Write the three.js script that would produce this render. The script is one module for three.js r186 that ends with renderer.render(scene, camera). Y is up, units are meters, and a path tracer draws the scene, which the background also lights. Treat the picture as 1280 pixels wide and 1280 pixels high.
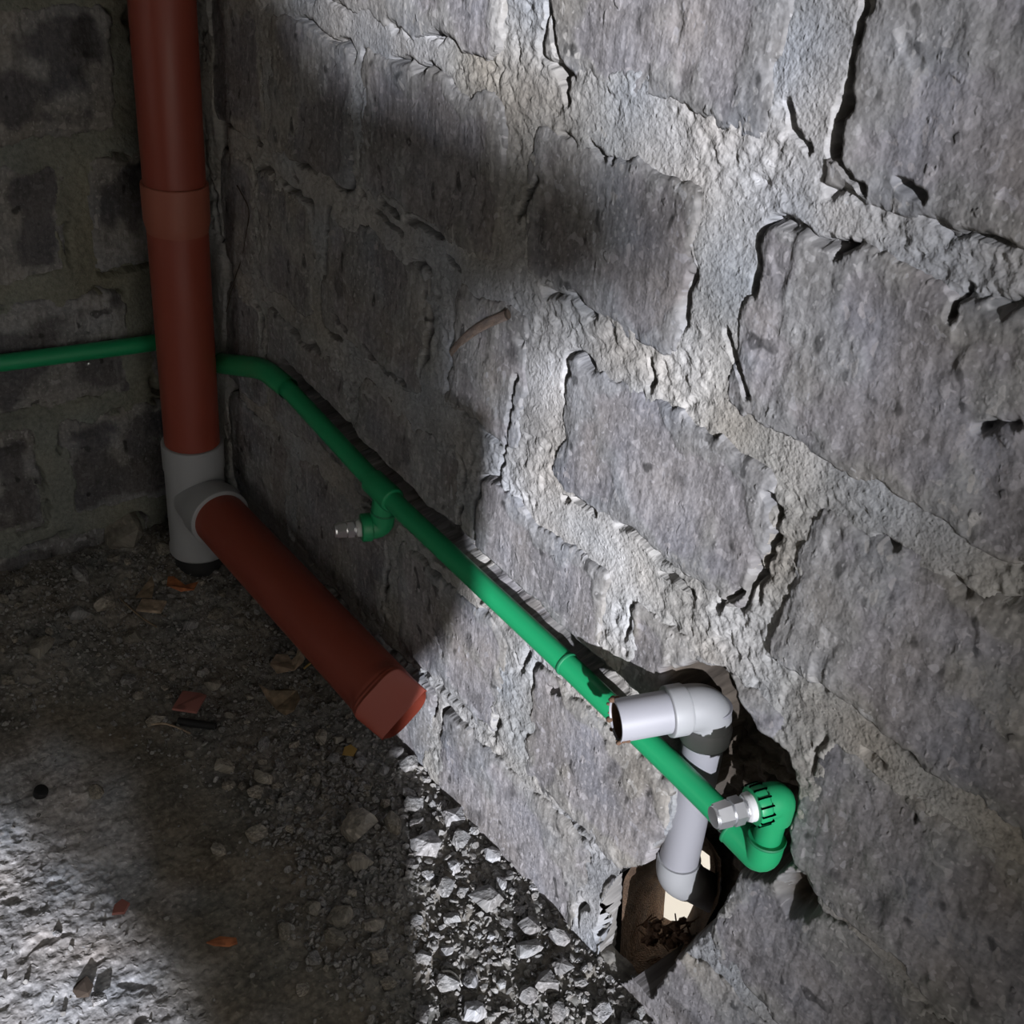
import * as THREE from 'three';
import { ConvexGeometry } from 'three/addons/geometries/ConvexGeometry.js';
import { mergeGeometries, mergeVertices } from 'three/addons/utils/BufferGeometryUtils.js';

// ---------------------------------------------------------------- camera, sky, sun, exposure
const scene = new THREE.Scene();
const FPX = 1379.81;                                   // focal length in pixels of a 1280 frame
const CAM = new THREE.Vector3(-0.75, 1.264, 0);
const AX = new THREE.Vector3(0.7852209, 0.09175215, 0.61238034);
const AY = new THREE.Vector3(0.26295883, 0.84594723, -0.4639245);
const AZ = new THREE.Vector3(-0.56060752, 0.52531403, 0.6401284);
const camera = new THREE.PerspectiveCamera(2 * Math.atan(640 / FPX) * 180 / Math.PI, 1, 0.02, 60);
camera.position.copy(CAM);
camera.quaternion.setFromRotationMatrix(new THREE.Matrix4().makeBasis(AX, AY, AZ));
scene.add(camera);

const SKY = new THREE.Color(1.0, 0.955, 0.89);
scene.background = SKY; scene.backgroundIntensity = 1.9;
scene.environment = null;
const TX = 0.55, TY = 0.25;                            // sunlight per metre of -z: +x and down
const sun = new THREE.DirectionalLight(new THREE.Color(0.915, 0.93, 1.0), 8.4);
sun.position.set(-TX * 6, 0.6 + TY * 6, 6 - 1); sun.target.position.set(0, 0.6, -1);
sun.castShadow = true; sun.shadow.radius = 1.3; sun.shadow.mapSize.set(2048, 2048);
Object.assign(sun.shadow.camera, { left: -3, right: 3, top: 3, bottom: -3, near: 0.1, far: 40 });
scene.add(sun, sun.target);
const renderer = new THREE.WebGLRenderer({ antialias: true });
renderer.shadowMap.enabled = true;
renderer.toneMapping = THREE.LinearToneMapping;
renderer.toneMappingExposure = 0.95;

// ---------------------------------------------------------------- helpers
let seed = 12345;
function rnd() { seed = (seed + 0x6D2B79F5) | 0; let t = Math.imul(seed ^ (seed >>> 15), 1 | seed); t = (t + Math.imul(t ^ (t >>> 7), 61 | t)) ^ t; return ((t ^ (t >>> 14)) >>> 0) / 4294967296; }
const rr = (a, b) => a + (b - a) * rnd();
const clamp = (x, a = 0, b = 1) => Math.min(b, Math.max(a, x));
const sstep = (a, b, x) => { const t = clamp((x - a) / (b - a)); return t * t * (3 - 2 * t); };
const mix = (a, b, t) => a + (b - a) * t;
const V3 = (x, y, z) => new THREE.Vector3(x, y, z);
const GR = []; for (let i = 0; i < 256; i++) { const a = i * 2.399963; GR.push(Math.cos(a), Math.sin(a)); }
function hash2(i, j, s) { let h = Math.imul(i, 374761393) + Math.imul(j, 668265263) + Math.imul(s, 974634777) | 0; h = Math.imul(h ^ (h >>> 13), 1274126177); return (h ^ (h >>> 16)) >>> 0; }
// gradient noise in the plane, about -0.7..0.7; with a period it tiles
function gn(x, y, s = 0, px = 0, py = 0) {
  const xi = Math.floor(x), yi = Math.floor(y), fx = x - xi, fy = y - yi;
  let x0 = xi, x1 = xi + 1, y0 = yi, y1 = yi + 1;
  if (px) { x0 = ((x0 % px) + px) % px; x1 = ((x1 % px) + px) % px; }
  if (py) { y0 = ((y0 % py) + py) % py; y1 = ((y1 % py) + py) % py; }
  const u = fx * fx * fx * (fx * (fx * 6 - 15) + 10), v = fy * fy * fy * (fy * (fy * 6 - 15) + 10);
  const g = (i, j, dx, dy) => { const k = (hash2(i, j, s) & 255) * 2; return GR[k] * dx + GR[k + 1] * dy; };
  return mix(mix(g(x0, y0, fx, fy), g(x1, y0, fx - 1, fy), u), mix(g(x0, y1, fx, fy - 1), g(x1, y1, fx - 1, fy - 1), u), v) * 1.4;
}
const fb = (x, y, s, o = 4, g = 0.5) => { let a = 1, f = 1, r = 0; for (let i = 0; i < o; i++) { r += a * gn(x * f, y * f, s + i * 17); a *= g; f *= 2.03; } return r; };
// cell noise: [nearest, second nearest, id]
function cell(x, y, s) {
  const xi = Math.floor(x), yi = Math.floor(y); let a = 9, b = 9, id = 0;
  for (let j = -1; j <= 1; j++) for (let i = -1; i <= 1; i++) {
    const h = hash2(xi + i, yi + j, s), dx = xi + i + (h & 1023) / 1023 - x, dy = yi + j + ((h >>> 10) & 1023) / 1023 - y, d = Math.sqrt(dx * dx + dy * dy);
    if (d < a) { b = a; a = d; id = h; } else if (d < b) b = d;
  }
  return [a, b, (id >>> 20) / 4095];
}
function polySD(P, x, y) {                              // signed distance to a polygon, negative inside
  let d = 1e9, s = 1;
  for (let i = 0, j = P.length - 1; i < P.length; j = i++) {
    const ex = P[j][0] - P[i][0], ey = P[j][1] - P[i][1], wx = x - P[i][0], wy = y - P[i][1];
    const t = clamp((wx * ex + wy * ey) / (ex * ex + ey * ey)), bx = wx - ex * t, by = wy - ey * t;
    d = Math.min(d, bx * bx + by * by);
    const c1 = y >= P[i][1], c2 = y < P[j][1], c3 = ex * wy > ey * wx;
    if ((c1 && c2 && c3) || (!c1 && !c2 && !c3)) s = -s;
  }
  return s * Math.sqrt(d);
}
function segD(a, b, x, y) { const ex = b[0] - a[0], ey = b[1] - a[1], t = clamp(((x - a[0]) * ex + (y - a[1]) * ey) / (ex * ex + ey * ey)); return [Math.hypot(x - a[0] - ex * t, y - a[1] - ey * t), t, (x - a[0]) * -ey + (y - a[1]) * ex > 0 ? 1 : -1]; }
// points of the photograph measured onto the planes of the room
function dirOf(px, py) { return V3().addScaledVector(AX, (px - 640) / FPX).addScaledVector(AY, -(py - 640) / FPX).addScaledVector(AZ, -1); }
function onX(px, py, x = 0) { const d = dirOf(px, py); return CAM.clone().addScaledVector(d, (x - CAM.x) / d.x); }
function onY(px, py, y = 0) { const d = dirOf(px, py); return CAM.clone().addScaledVector(d, (y - CAM.y) / d.y); }
function onZ(px, py, z) { const d = dirOf(px, py); return CAM.clone().addScaledVector(d, (z - CAM.z) / d.z); }
const wp = (px, py, x = 0) => { const p = onX(px, py, x); return [p.z, p.y]; };

const counts = {};
function numbered(n) { const k = counts[n] = (counts[n] ?? -1) + 1; return k ? n + '_' + String(k).padStart(3, '0') : n; }
function tag(o, label, category, group, kind) { o.userData.label = label; if (category) o.userData.category = category; if (group) o.userData.group = group; if (kind) o.userData.kind = kind; return o; }
function mesh(name, geo, mat, parent = scene) {
  const m = new THREE.Mesh(geo, mat); m.name = parent === scene ? numbered(name) : name; m.castShadow = m.receiveShadow = true;
  if (parent !== scene) { const k = parent.userData._n ??= {}; const c = k[name] = (k[name] ?? -1) + 1; if (c) m.name = name + '_' + String(c).padStart(3, '0'); }
  parent.add(m); return m;
}
function group(name, parent = scene) { const g = new THREE.Group(); g.name = numbered(name); parent.add(g); return g; }
function struct(o) { o.userData.kind = 'structure'; return o; }
// a grid surface: P(u, v) -> [x, y, z, r, g, b, hidden]; uv in metres
function gridGeo(u0, u1, v0, v1, step, P, uvS = 1, flip = false, keep = null, offU = 0, offV = 0) {
  const nu = Math.max(2, Math.round((u1 - u0) / step)), nv = Math.max(2, Math.round((v1 - v0) / step));
  const pos = new Float32Array((nu + 1) * (nv + 1) * 3), col = new Float32Array(pos.length), uv = new Float32Array((nu + 1) * (nv + 1) * 2), hid = new Uint8Array((nu + 1) * (nv + 1));
  let k = 0;
  for (let j = 0; j <= nv; j++) for (let i = 0; i <= nu; i++, k++) {
    const u = mix(u0, u1, i / nu), v = mix(v0, v1, j / nv), p = P(u, v);
    pos.set([p[0], p[1], p[2]], k * 3); col.set([p[3], p[4], p[5]], k * 3); uv[k * 2] = (u + offU) * uvS; uv[k * 2 + 1] = (v + offV) * uvS; hid[k] = p[6] ? 1 : 0;
  }
  const idx = [];
  for (let j = 0; j < nv; j++) for (let i = 0; i < nu; i++) {
    const a = j * (nu + 1) + i, b = a + 1, c = a + nu + 1, d = c + 1;
    if (hid[a] && hid[b] && hid[c] && hid[d]) continue;
    if (keep && !keep(mix(u0, u1, (i + 0.5) / nu), mix(v0, v1, (j + 0.5) / nv))) continue;
    if (flip) idx.push(a, c, b, b, c, d); else idx.push(a, b, c, b, d, c);
  }
  // drop unused vertices
  const map = new Int32Array(k).fill(-1); let n = 0;
  for (const q of idx) if (map[q] < 0) map[q] = n++;
  const P2 = new Float32Array(n * 3), C2 = new Float32Array(n * 3), U2 = new Float32Array(n * 2);
  for (let q = 0; q < k; q++) if (map[q] >= 0) { const m = map[q]; for (let e = 0; e < 3; e++) { P2[m * 3 + e] = pos[q * 3 + e]; C2[m * 3 + e] = col[q * 3 + e]; } U2[m * 2] = uv[q * 2]; U2[m * 2 + 1] = uv[q * 2 + 1]; }
  const g = new THREE.BufferGeometry();
  g.setAttribute('position', new THREE.BufferAttribute(P2, 3)); g.setAttribute('color', new THREE.BufferAttribute(C2, 3)); g.setAttribute('uv', new THREE.BufferAttribute(U2, 2));
  g.setIndex(idx.map((q) => map[q])); g.computeVertexNormals(); return g;
}

// ---------------------------------------------------------------- materials
function tex(n, f, srgb) {                              // f(u, v in 0..1) -> number or [r, g, b] 0..1; tiles
  const d = new Uint8Array(n * n * 4);
  for (let j = 0, k = 0; j < n; j++) for (let i = 0; i < n; i++, k += 4) {
    let c = f((i + 0.5) / n, (j + 0.5) / n); if (typeof c === 'number') c = [c, c, c];
    d[k] = clamp(c[0]) * 255; d[k + 1] = clamp(c[1]) * 255; d[k + 2] = clamp(c[2]) * 255; d[k + 3] = 255;
  }
  const t = new THREE.DataTexture(d, n, n); t.wrapS = t.wrapT = THREE.RepeatWrapping; t.magFilter = THREE.LinearFilter; t.minFilter = THREE.LinearMipmapLinearFilter; t.generateMipmaps = true;
  if (srgb) t.colorSpace = THREE.SRGBColorSpace; t.needsUpdate = true; return t;
}
const pf = (u, v, f, s, o, fy = f) => { let r = 0, a = 1; for (let i = 0; i < o; i++) { r += a * gn(u * f, v * fy, s + i * 31, f, fy); a *= 0.55; f *= 2; fy *= 2; } return r; };
// u runs along the wall, v upwards
const blockMap = tex(1024, (u, v) => {
  let g = 0.86 + 0.09 * pf(u, v, 5, 1, 3) + 0.10 * pf(u, v, 90, 4, 2) + 0.07 * pf(u, v, 70, 9, 2, 14);
  const sp = gn(u * 62, v * 44, 21, 62, 44); g += 0.42 * sstep(0.42, 0.55, sp); g += 0.32 * sstep(0.50, 0.62, gn(u * 130, v * 100, 23, 130, 100));
  const dk = gn(u * 38, v * 26, 25, 38, 26); g -= 0.34 * sstep(0.40, 0.62, dk) * sstep(-0.1, 0.3, gn(u * 9, v * 9, 27, 9, 9));
  const w = 0.03 * pf(u, v, 7, 41, 2);
  return [g + w * 0.6, g, g - w];
}, true);
const blockBump = tex(1024, (u, v) => {
  let g = 0.62 + 0.10 * pf(u, v, 110, 3, 2) + 0.15 * pf(u, v, 84, 8, 2, 11) + 0.12 * pf(u, v, 24, 5, 2);
  const q = pf(u, v, 56, 61, 3, 36); g -= 0.55 * sstep(0.45, 0.85, q) * sstep(0.0, 0.35, gn(u * 7, v * 7, 62, 7, 7));
  g += 0.10 * pf(u, v, 200, 65, 2);
  return g;
});
const mortarMap = tex(1024, (u, v) => { const g = 0.90 + 0.07 * pf(u, v, 6, 11, 3) + 0.09 * pf(u, v, 80, 14, 3), w = 0.025 * pf(u, v, 5, 17, 2); return [g + w, g, g - w * 1.3]; }, true);
const mortarBump = tex(1024, (u, v) => { const a = pf(u, v, 40, 71, 3), b = Math.abs(pf(u, v, 60, 77, 2)); const c = pf(u, v, 150, 73, 3); return 0.5 + 0.16 * a + 0.16 * b + 0.22 * c - 0.3 * sstep(0.5, 0.9, pf(u, v, 70, 79, 3)); });
const dirtMap = tex(1024, (u, v) => { const g = 0.84 + 0.13 * pf(u, v, 8, 81, 3) + 0.16 * pf(u, v, 70, 84, 3) + 0.2 * sstep(0.45, 0.6, gn(u * 90, v * 90, 86, 90, 90)), w = 0.03 * pf(u, v, 6, 87, 2); return [g + w, g, g - w]; }, true);
const dirtBump = tex(1024, (u, v) => 0.5 + 0.25 * pf(u, v, 60, 91, 3) + 0.2 * Math.abs(pf(u, v, 30, 95, 2)) + 0.3 * sstep(0.35, 0.55, gn(u * 80, v * 80, 97, 80, 80)));
const dustMap = tex(512, (u, v) => { const g = 0.9 + 0.10 * pf(u, v, 6, 101, 4) - 0.22 * sstep(0.35, 0.6, gn(u * 30, v * 30, 105, 30, 30)); return [g, g, g]; }, true);
const dustRough = tex(512, (u, v) => 0.62 + 0.2 * pf(u, v, 8, 111, 4));
const std = (o) => new THREE.MeshStandardMaterial({ roughness: 1, metalness: 0, ...o });
const M = {
  mortar: std({ vertexColors: true, map: mortarMap, bumpMap: mortarBump, bumpScale: 0.0020, roughness: 0.95 }),
  block: std({ vertexColors: true, map: blockMap, bumpMap: blockBump, bumpScale: 0.0018, roughness: 0.93 }),
  dirt: std({ vertexColors: true, map: dirtMap, bumpMap: dirtBump, bumpScale: 0.0017 }),
  plain: std({ color: new THREE.Color(0.21, 0.19, 0.165) }),
  outside: std({ color: new THREE.Color(0.75, 0.72, 0.66) }),
  earth: std({ color: new THREE.Color(0.20, 0.12, 0.07), map: dirtMap, bumpMap: dirtBump, bumpScale: 0.006 }),
  red: std({ color: new THREE.Color(0.25, 0.050, 0.030), roughness: 0.75, roughnessMap: dustRough }),
  redPale: std({ color: new THREE.Color(0.30, 0.09, 0.055), roughness: 0.5 }),
  green: new THREE.MeshPhysicalMaterial({ color: new THREE.Color(0.012, 0.30, 0.115), roughness: 0.42, clearcoat: 0.15, clearcoatRoughness: 0.4 }),
  greenDark: std({ color: new THREE.Color(0.008, 0.17, 0.07), roughness: 0.6 }),
  white: std({ color: new THREE.Color(0.285, 0.285, 0.31), roughness: 0.45 }),
  whiteClean: std({ color: new THREE.Color(0.325, 0.33, 0.34), roughness: 0.45 }),
  rust: std({ color: new THREE.Color(0.16, 0.09, 0.055), map: dirtMap, roughness: 0.9 }),
  chrome: std({ color: new THREE.Color(0.80, 0.81, 0.84), metalness: 0.9, roughness: 0.3 }),
  tape: std({ color: new THREE.Color(0.55, 0.55, 0.55), roughness: 0.7 }),
  rubber: std({ color: new THREE.Color(0.012, 0.012, 0.012), roughness: 0.7 }),
};
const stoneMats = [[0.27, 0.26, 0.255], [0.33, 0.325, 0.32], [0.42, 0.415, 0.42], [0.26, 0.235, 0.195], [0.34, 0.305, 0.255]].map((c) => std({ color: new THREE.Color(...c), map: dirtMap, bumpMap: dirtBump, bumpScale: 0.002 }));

// ---------------------------------------------------------------- the right wall: courses of blocks in rough mortar
const ZB = -1.76;                                       // face of the back wall
const HOLE = [[828, 838], [868, 826], [905, 833], [925, 868], [950, 910], [985, 942], [1000, 985], [988, 1035], [992, 1080], [960, 1098], [925, 1092], [905, 1130], [882, 1165], [852, 1192], [818, 1240], [784, 1276], [774, 1272], [783, 1190], [801, 1105], [820, 1060], [836, 1040], [846, 990], [853, 940], [858, 912], [846, 880], [832, 860]].map((p) => wp(...p));
const NOTCH = [[985, 1085], [1002, 1090], [1032, 1138], [1012, 1146], [985, 1142], [972, 1110]].map((p) => wp(...p));
const SLOT = 0.078;                                     // depth of the chase behind the waste pipe
const ENTRY = [[806, 1095], [836, 1050], [880, 1042], [904, 1072], [902, 1115], [878, 1160], [840, 1190], [800, 1195]].map((p) => wp(p[0], p[1], SLOT));
const EXIT = [[832, 1112], [846, 1068], [872, 1060], [887, 1068], [888, 1092], [868, 1128], [859, 1148], [842, 1153], [829, 1146]].map((p) => wp(p[0], p[1], 0.2));
const PIPE = [[352, 476], [480, 611], [570, 697], [708, 826], [780, 895], [850, 968]].map((p) => wp(p[0], p[1], -0.012));
const holeBox = [-0.72, -0.28, 0.05, 0.62];
const CRACKS = [                                        // open cracks and gaps: width at the ends, then points measured on the photograph
  [0.004, [1086, 0], [1075, 50], [1066, 105], [1056, 140], [1048, 190], [1062, 215], [1085, 235]], [0.009, [1066, 118], [1054, 150], [1047, 188]], [0.0035, [690, 0], [699, 60], [706, 100], [711, 128]], [0.007, [703, 88], [711, 122]],
  [0.0035, [648, 470], [640, 520], [634, 560], [624, 600]], [0.003, [771, 735], [766, 770], [765, 805]], [0.0045, [966, 618], [975, 640], [970, 670], [957, 710], [948, 750]], [0.004, [890, 770], [912, 745], [932, 738]],
  [0.004, [1003, 850], [1022, 868], [1045, 890], [1062, 900]], [0.006, [1056, 895], [1090, 918], [1120, 948], [1150, 975]], [0.005, [650, 272], [660, 245], [672, 228]], [0.004, [912, 415], [922, 450], [936, 490]],
  [0.003, [707, 622], [725, 625], [745, 640]], [0.005, [828, 718], [845, 722], [868, 742]], [0.003, [812, 450], [818, 470], [813, 485]], [0.003, [742, 180], [755, 195], [768, 200]], [0.0035, [988, 130], [990, 160], [1012, 185]], [0.003, [545, 785], [555, 815]], [0.004, [648, 820], [652, 840], [662, 812]], [0.004, [690, 860], [702, 862]],
  [0.003, [1128, 225], [1160, 243]], [0.004, [1050, 320], [1065, 302]], [0.003, [1195, 395], [1212, 360]], [0.004, [1225, 535], [1250, 525], [1275, 530]], [0.004, [478, 250], [500, 270]], [0.003, [420, 392], [436, 412]], [0.0035, [455, 425], [480, 462], [510, 478]], [0.003, [470, 640], [462, 555]].slice(0, 2),
  [0.006, [1105, 935], [1128, 985], [1140, 1015]], [0.003, [365, 210], [374, 225]], [0.003, [470, 262], [505, 292]], [0.003, [560, 320], [575, 335]],
].filter((c) => c.length > 2).map((c) => { const P = c.slice(1).map((p) => wp(...p)), zs = P.map((p) => p[0]), ys = P.map((p) => p[1]); return { w: c[0], P, b: [Math.min(...zs) - 0.02, Math.max(...zs) + 0.02, Math.min(...ys) - 0.02, Math.max(...ys) + 0.02] }; });
let holeD = 0;
function chase(z, y) {                                  // how far the cut-outs go in at this place
  let d = 0; holeD = 0;
  for (const c of CRACKS) if (z > c.b[0] && z < c.b[1] && y > c.b[2] && y < c.b[3]) for (let i = 0; i < c.P.length - 1; i++) {
    const [e] = segD(c.P[i], c.P[i + 1], z, y), q = e + 0.0035 * fb(z * 70, y * 70, 331, 2); if (q < c.w) d = Math.max(d, (0.008 + c.w * 2.4) * sstep(c.w, c.w * 0.3, q));
  }
  if (z > holeBox[0] && z < holeBox[1] && y > holeBox[2] && y < holeBox[3]) {
    const w = 0.004 * fb(z * 60, y * 60, 301, 3);
    const s = polySD(HOLE, z, y) + w; d = SLOT * sstep(0.003, -0.014, s) * (1 + 0.14 * fb(z * 40, y * 40, 305, 3));
    if (polySD(ENTRY, z, y) < 0.012) d = Math.max(d, SLOT * sstep(0.004, -0.004, s));
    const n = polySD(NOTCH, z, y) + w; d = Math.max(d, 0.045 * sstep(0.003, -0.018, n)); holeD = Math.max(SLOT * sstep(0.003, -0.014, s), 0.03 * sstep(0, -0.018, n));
  }
  for (let i = 0; i < PIPE.length - 1; i++) {
    const [e, t] = segD(PIPE[i], PIPE[i + 1], z, y - 0.014);
    if (e < 0.04) d = Math.max(d, 0.027 * sstep(0.020, 0.013, e + 0.0045 * fb(z * 30, y * 30, 311, 2)));
  }
  return d;
}
// blocks: [z0, z1, y0, y1, proud, lightness, roughness]
const C5 = [1.062, 1.245], C4 = [0.848, 1.022], C3 = [0.632, 0.806], C2 = [0.415, 0.588], C1 = [0.205, 0.385], C0 = [-0.06, 0.178];
const BLOCKS = [
  [-1.30, -0.955, ...C5, 4, 1.0, 1], [-0.885, -0.595, 1.072, 1.25, 5, 1.02, 1], [-0.525, -0.17, 1.05, 1.25, 7, 1.0, 1.3], [-1.67, -1.335, ...C5, 4, 0.95, 1],
  [-0.885, -0.650, 0.850, 1.012, 4, 0.92, 0.8], [-0.572, -0.205, 0.835, 1.008, 6, 1.04, 1.5], [-1.215, -0.925, 0.85, 1.02, 4, 0.92, 1], [-1.455, -1.24, ...C4, 4, 0.85, 1], [-1.64, -1.475, ...C4, 3, 0.85, 1], [-0.19, 0.1, ...C4, 4, 1, 1.5],
  [-0.785, -0.497, 0.642, 0.798, 5, 1.08, 1.1], [-0.995, -0.862, 0.645, 0.806, 5, 0.98, 0.7], [-1.30, -1.05, ...C3, 4, 0.95, 1], [-1.50, -1.335, ...C3, 3, 0.85, 1], [-1.64, -1.515, ...C3, 2, 0.85, 1], [-0.455, -0.13, 0.625, 0.795, 5, 1.06, 1.5],
  [-0.918, -0.680, 0.410, 0.578, 5, 1.1, 0.7], [-1.205, -0.955, ...C2, 4, 0.95, 0.8], [-1.475, -1.235, ...C2, 3, 0.9, 0.8], [-1.64, -1.50, ...C2, 3, 0.85, 1], [-0.640, -0.425, 0.415, 0.565, 3, 1.05, 1.3], [-0.385, -0.08, 0.405, 0.590, 5, 0.98, 1.4],
  [-0.775, -0.530, 0.200, 0.385, 4, 1.1, 0.9], [-1.085, -0.835, ...C1, 4, 1.05, 0.9], [-1.39, -1.12, ...C1, 3, 0.9, 1], [-1.64, -1.42, ...C1, 3, 0.85, 1], [-0.43, -0.12, ...C1, 4, 0.9, 1.3],
  [-0.95, -0.63, ...C0, 3, 1.1, 1], [-1.30, -0.985, ...C0, 3, 0.95, 1], [-1.64, -1.335, ...C0, 3, 0.85, 1], [-0.595, -0.24, ...C0, 3, 0.95, 1.2],
];
function blockD(b, z, y, s) {                           // distance to a block's ragged outline
  const cz = (b[0] + b[1]) / 2, cy = (b[2] + b[3]) / 2, r = 0.014;
  const w = 0.011 * fb(z * 13 + s, y * 13, 401, 2) + 0.0050 * fb(z * 42 + s, y * 42, 407, 3);
  const qx = Math.abs(z - cz) - (b[1] - b[0]) / 2 + r, qy = Math.abs(y - cy) - (b[3] - b[2]) / 2 + r;
  return Math.min(Math.max(qx, qy), 0) + Math.hypot(Math.max(qx, 0), Math.max(qy, 0)) - r + w;
}
const crackAt = (z, y, d, s) => 0.024 * sstep(0.16, 0.46, fb(z * 8, y * 8, 421 + s, 3)) * Math.exp(-Math.pow((d - 0.0015) / 0.0028, 2));
function nearest(list, z, y) { let d = 9; for (let i = 0; i < list.length; i++) { const b = list[i]; if (z > b[0] - 0.04 && z < b[1] + 0.04 && y > b[2] - 0.04 && y < b[3] + 0.04) d = Math.min(d, blockD(b, z, y, i * 3.7)); } return d; }
function mortarH(z, y, d, s) {
  const crumb = sstep(-0.25, 0.25, fb(z * 5, y * 5, 431 + s, 2));                 // smeared smooth here, crumbly there
  const c = cell(z * 62 + 0.35 * gn(z * 50, y * 50, 7), y * 62, 433 + s), c2 = cell(z * 150, y * 150, 437 + s);
  let h = 0.0020 + 0.0026 * fb(z * 9, y * 9, 439 + s, 2);
  h += crumb * (0.0022 * (0.5 - c[0]) + 0.0016 * (c[2] - 0.5) + 0.0016 * (0.5 - c2[0]) + 0.0026 * fb(z * 70, y * 70, 445, 3) - 0.0035 * sstep(0.25, 0.6, fb(z * 48, y * 48, 449, 3))) * 0.8;
  h += (1 - crumb) * 0.0012 * fb(z * 40, y * 40, 447, 2);
  h -= crackAt(z, y, d, s);
  if (d < -0.012) h -= 0.02 * sstep(-0.012, -0.02, d);
  return h;
}
const SMEARS_AND_GLOW = [[690, 640, 0.07], [770, 705, 0.07], [870, 195, 0.09], [970, 205, 0.08], [695, 490, 0.045], [860, 470, 0.06], [960, 120, 0.05], [930, 800, 0.06], [1000, 560, 0.04], [650, 620, 0.04]].map((p) => [...wp(p[0], p[1]), p[2]]);  // white mortar smears, also painted in as the brighter lit centre
const TANS = [[590, 85, 0.05], [540, 440, 0.04], [400, 400, 0.05], [600, 300, 0.04], [1100, 1050, 0.09], [1270, 720, 0.06]].map((p) => [...wp(p[0], p[1]), p[2]]);
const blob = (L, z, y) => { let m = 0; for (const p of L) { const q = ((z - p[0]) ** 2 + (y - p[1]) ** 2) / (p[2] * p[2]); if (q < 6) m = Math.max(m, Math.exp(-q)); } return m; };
function mortarC(z, y, s, tone) {  // last argument scales the mortar colour evenly, lower on the back wall
  const wh = s ? 0 : blob(SMEARS_AND_GLOW, z, y), tn = s ? 0 : blob(TANS, z, y);
  const a = 0.335 + 0.17 * wh + 0.05 * fb(z * 3, y * 3, 451 + s, 2) + 0.035 * fb(z * 20, y * 20, 455 + s, 2), t = clamp(0.4 + fb(z * 2.3, y * 2.3, 459 + s, 2) + tn - wh * 0.3), k = tone;
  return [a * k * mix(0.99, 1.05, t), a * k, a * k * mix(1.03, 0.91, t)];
}
function blockP(b, i, z, y, s) {
  const d = blockD(b, z, y, i * 3.7), rough = b[6];
  let h = b[4] / 1000 + (z - (b[0] + b[1]) / 2) * b[7] + (y - (b[2] + b[3]) / 2) * b[8];
  h += 0.0016 * rough * fb(z * 14, y * 10, 501 + i, 3) + 0.0008 * rough * fb(z * 70, y * 45, 505, 2);
  const pit = sstep(0.30, 0.55, gn(z * 36 + i, y * 30, 511)) * sstep(-0.1, 0.3, gn(z * 8, y * 8 + i, 513)); h -= 0.0016 * pit * rough;
  h -= 0.0026 * sstep(-0.018, 0.003, d) ** 1.5 + 0.045 * sstep(0.002, 0.011, d) + crackAt(z, y, d, s);
  const smear = sstep(0.05, 0.45, fb(z * 11, y * 9, 521 + i, 3) + 0.75 * sstep(-0.035, 0.002, d)) * 0.8;
  h += 0.0018 * smear;
  const k = b[5] * (1 + 0.10 * fb(z * 4, y * 4, 531 + i, 2)), m = mortarC(z, y, 3, 0.9);
  const dk = sstep(0.30, 0.62, fb(z * 17, y * 15, 541 + i, 3)) * sstep(-0.1, 0.4, gn(z * 6, y * 6 + i, 543)) * 0.45, kk = k * (1 - dk), base = [0.285 * kk, 0.272 * kk, 0.280 * kk];
  return [h, mix(base[0], m[0], smear), mix(base[1], m[1], smear), mix(base[2], m[2], smear), d];
}
const UVT = 1 / 0.62;
const wallRight = struct(group('wall_right'));
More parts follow.
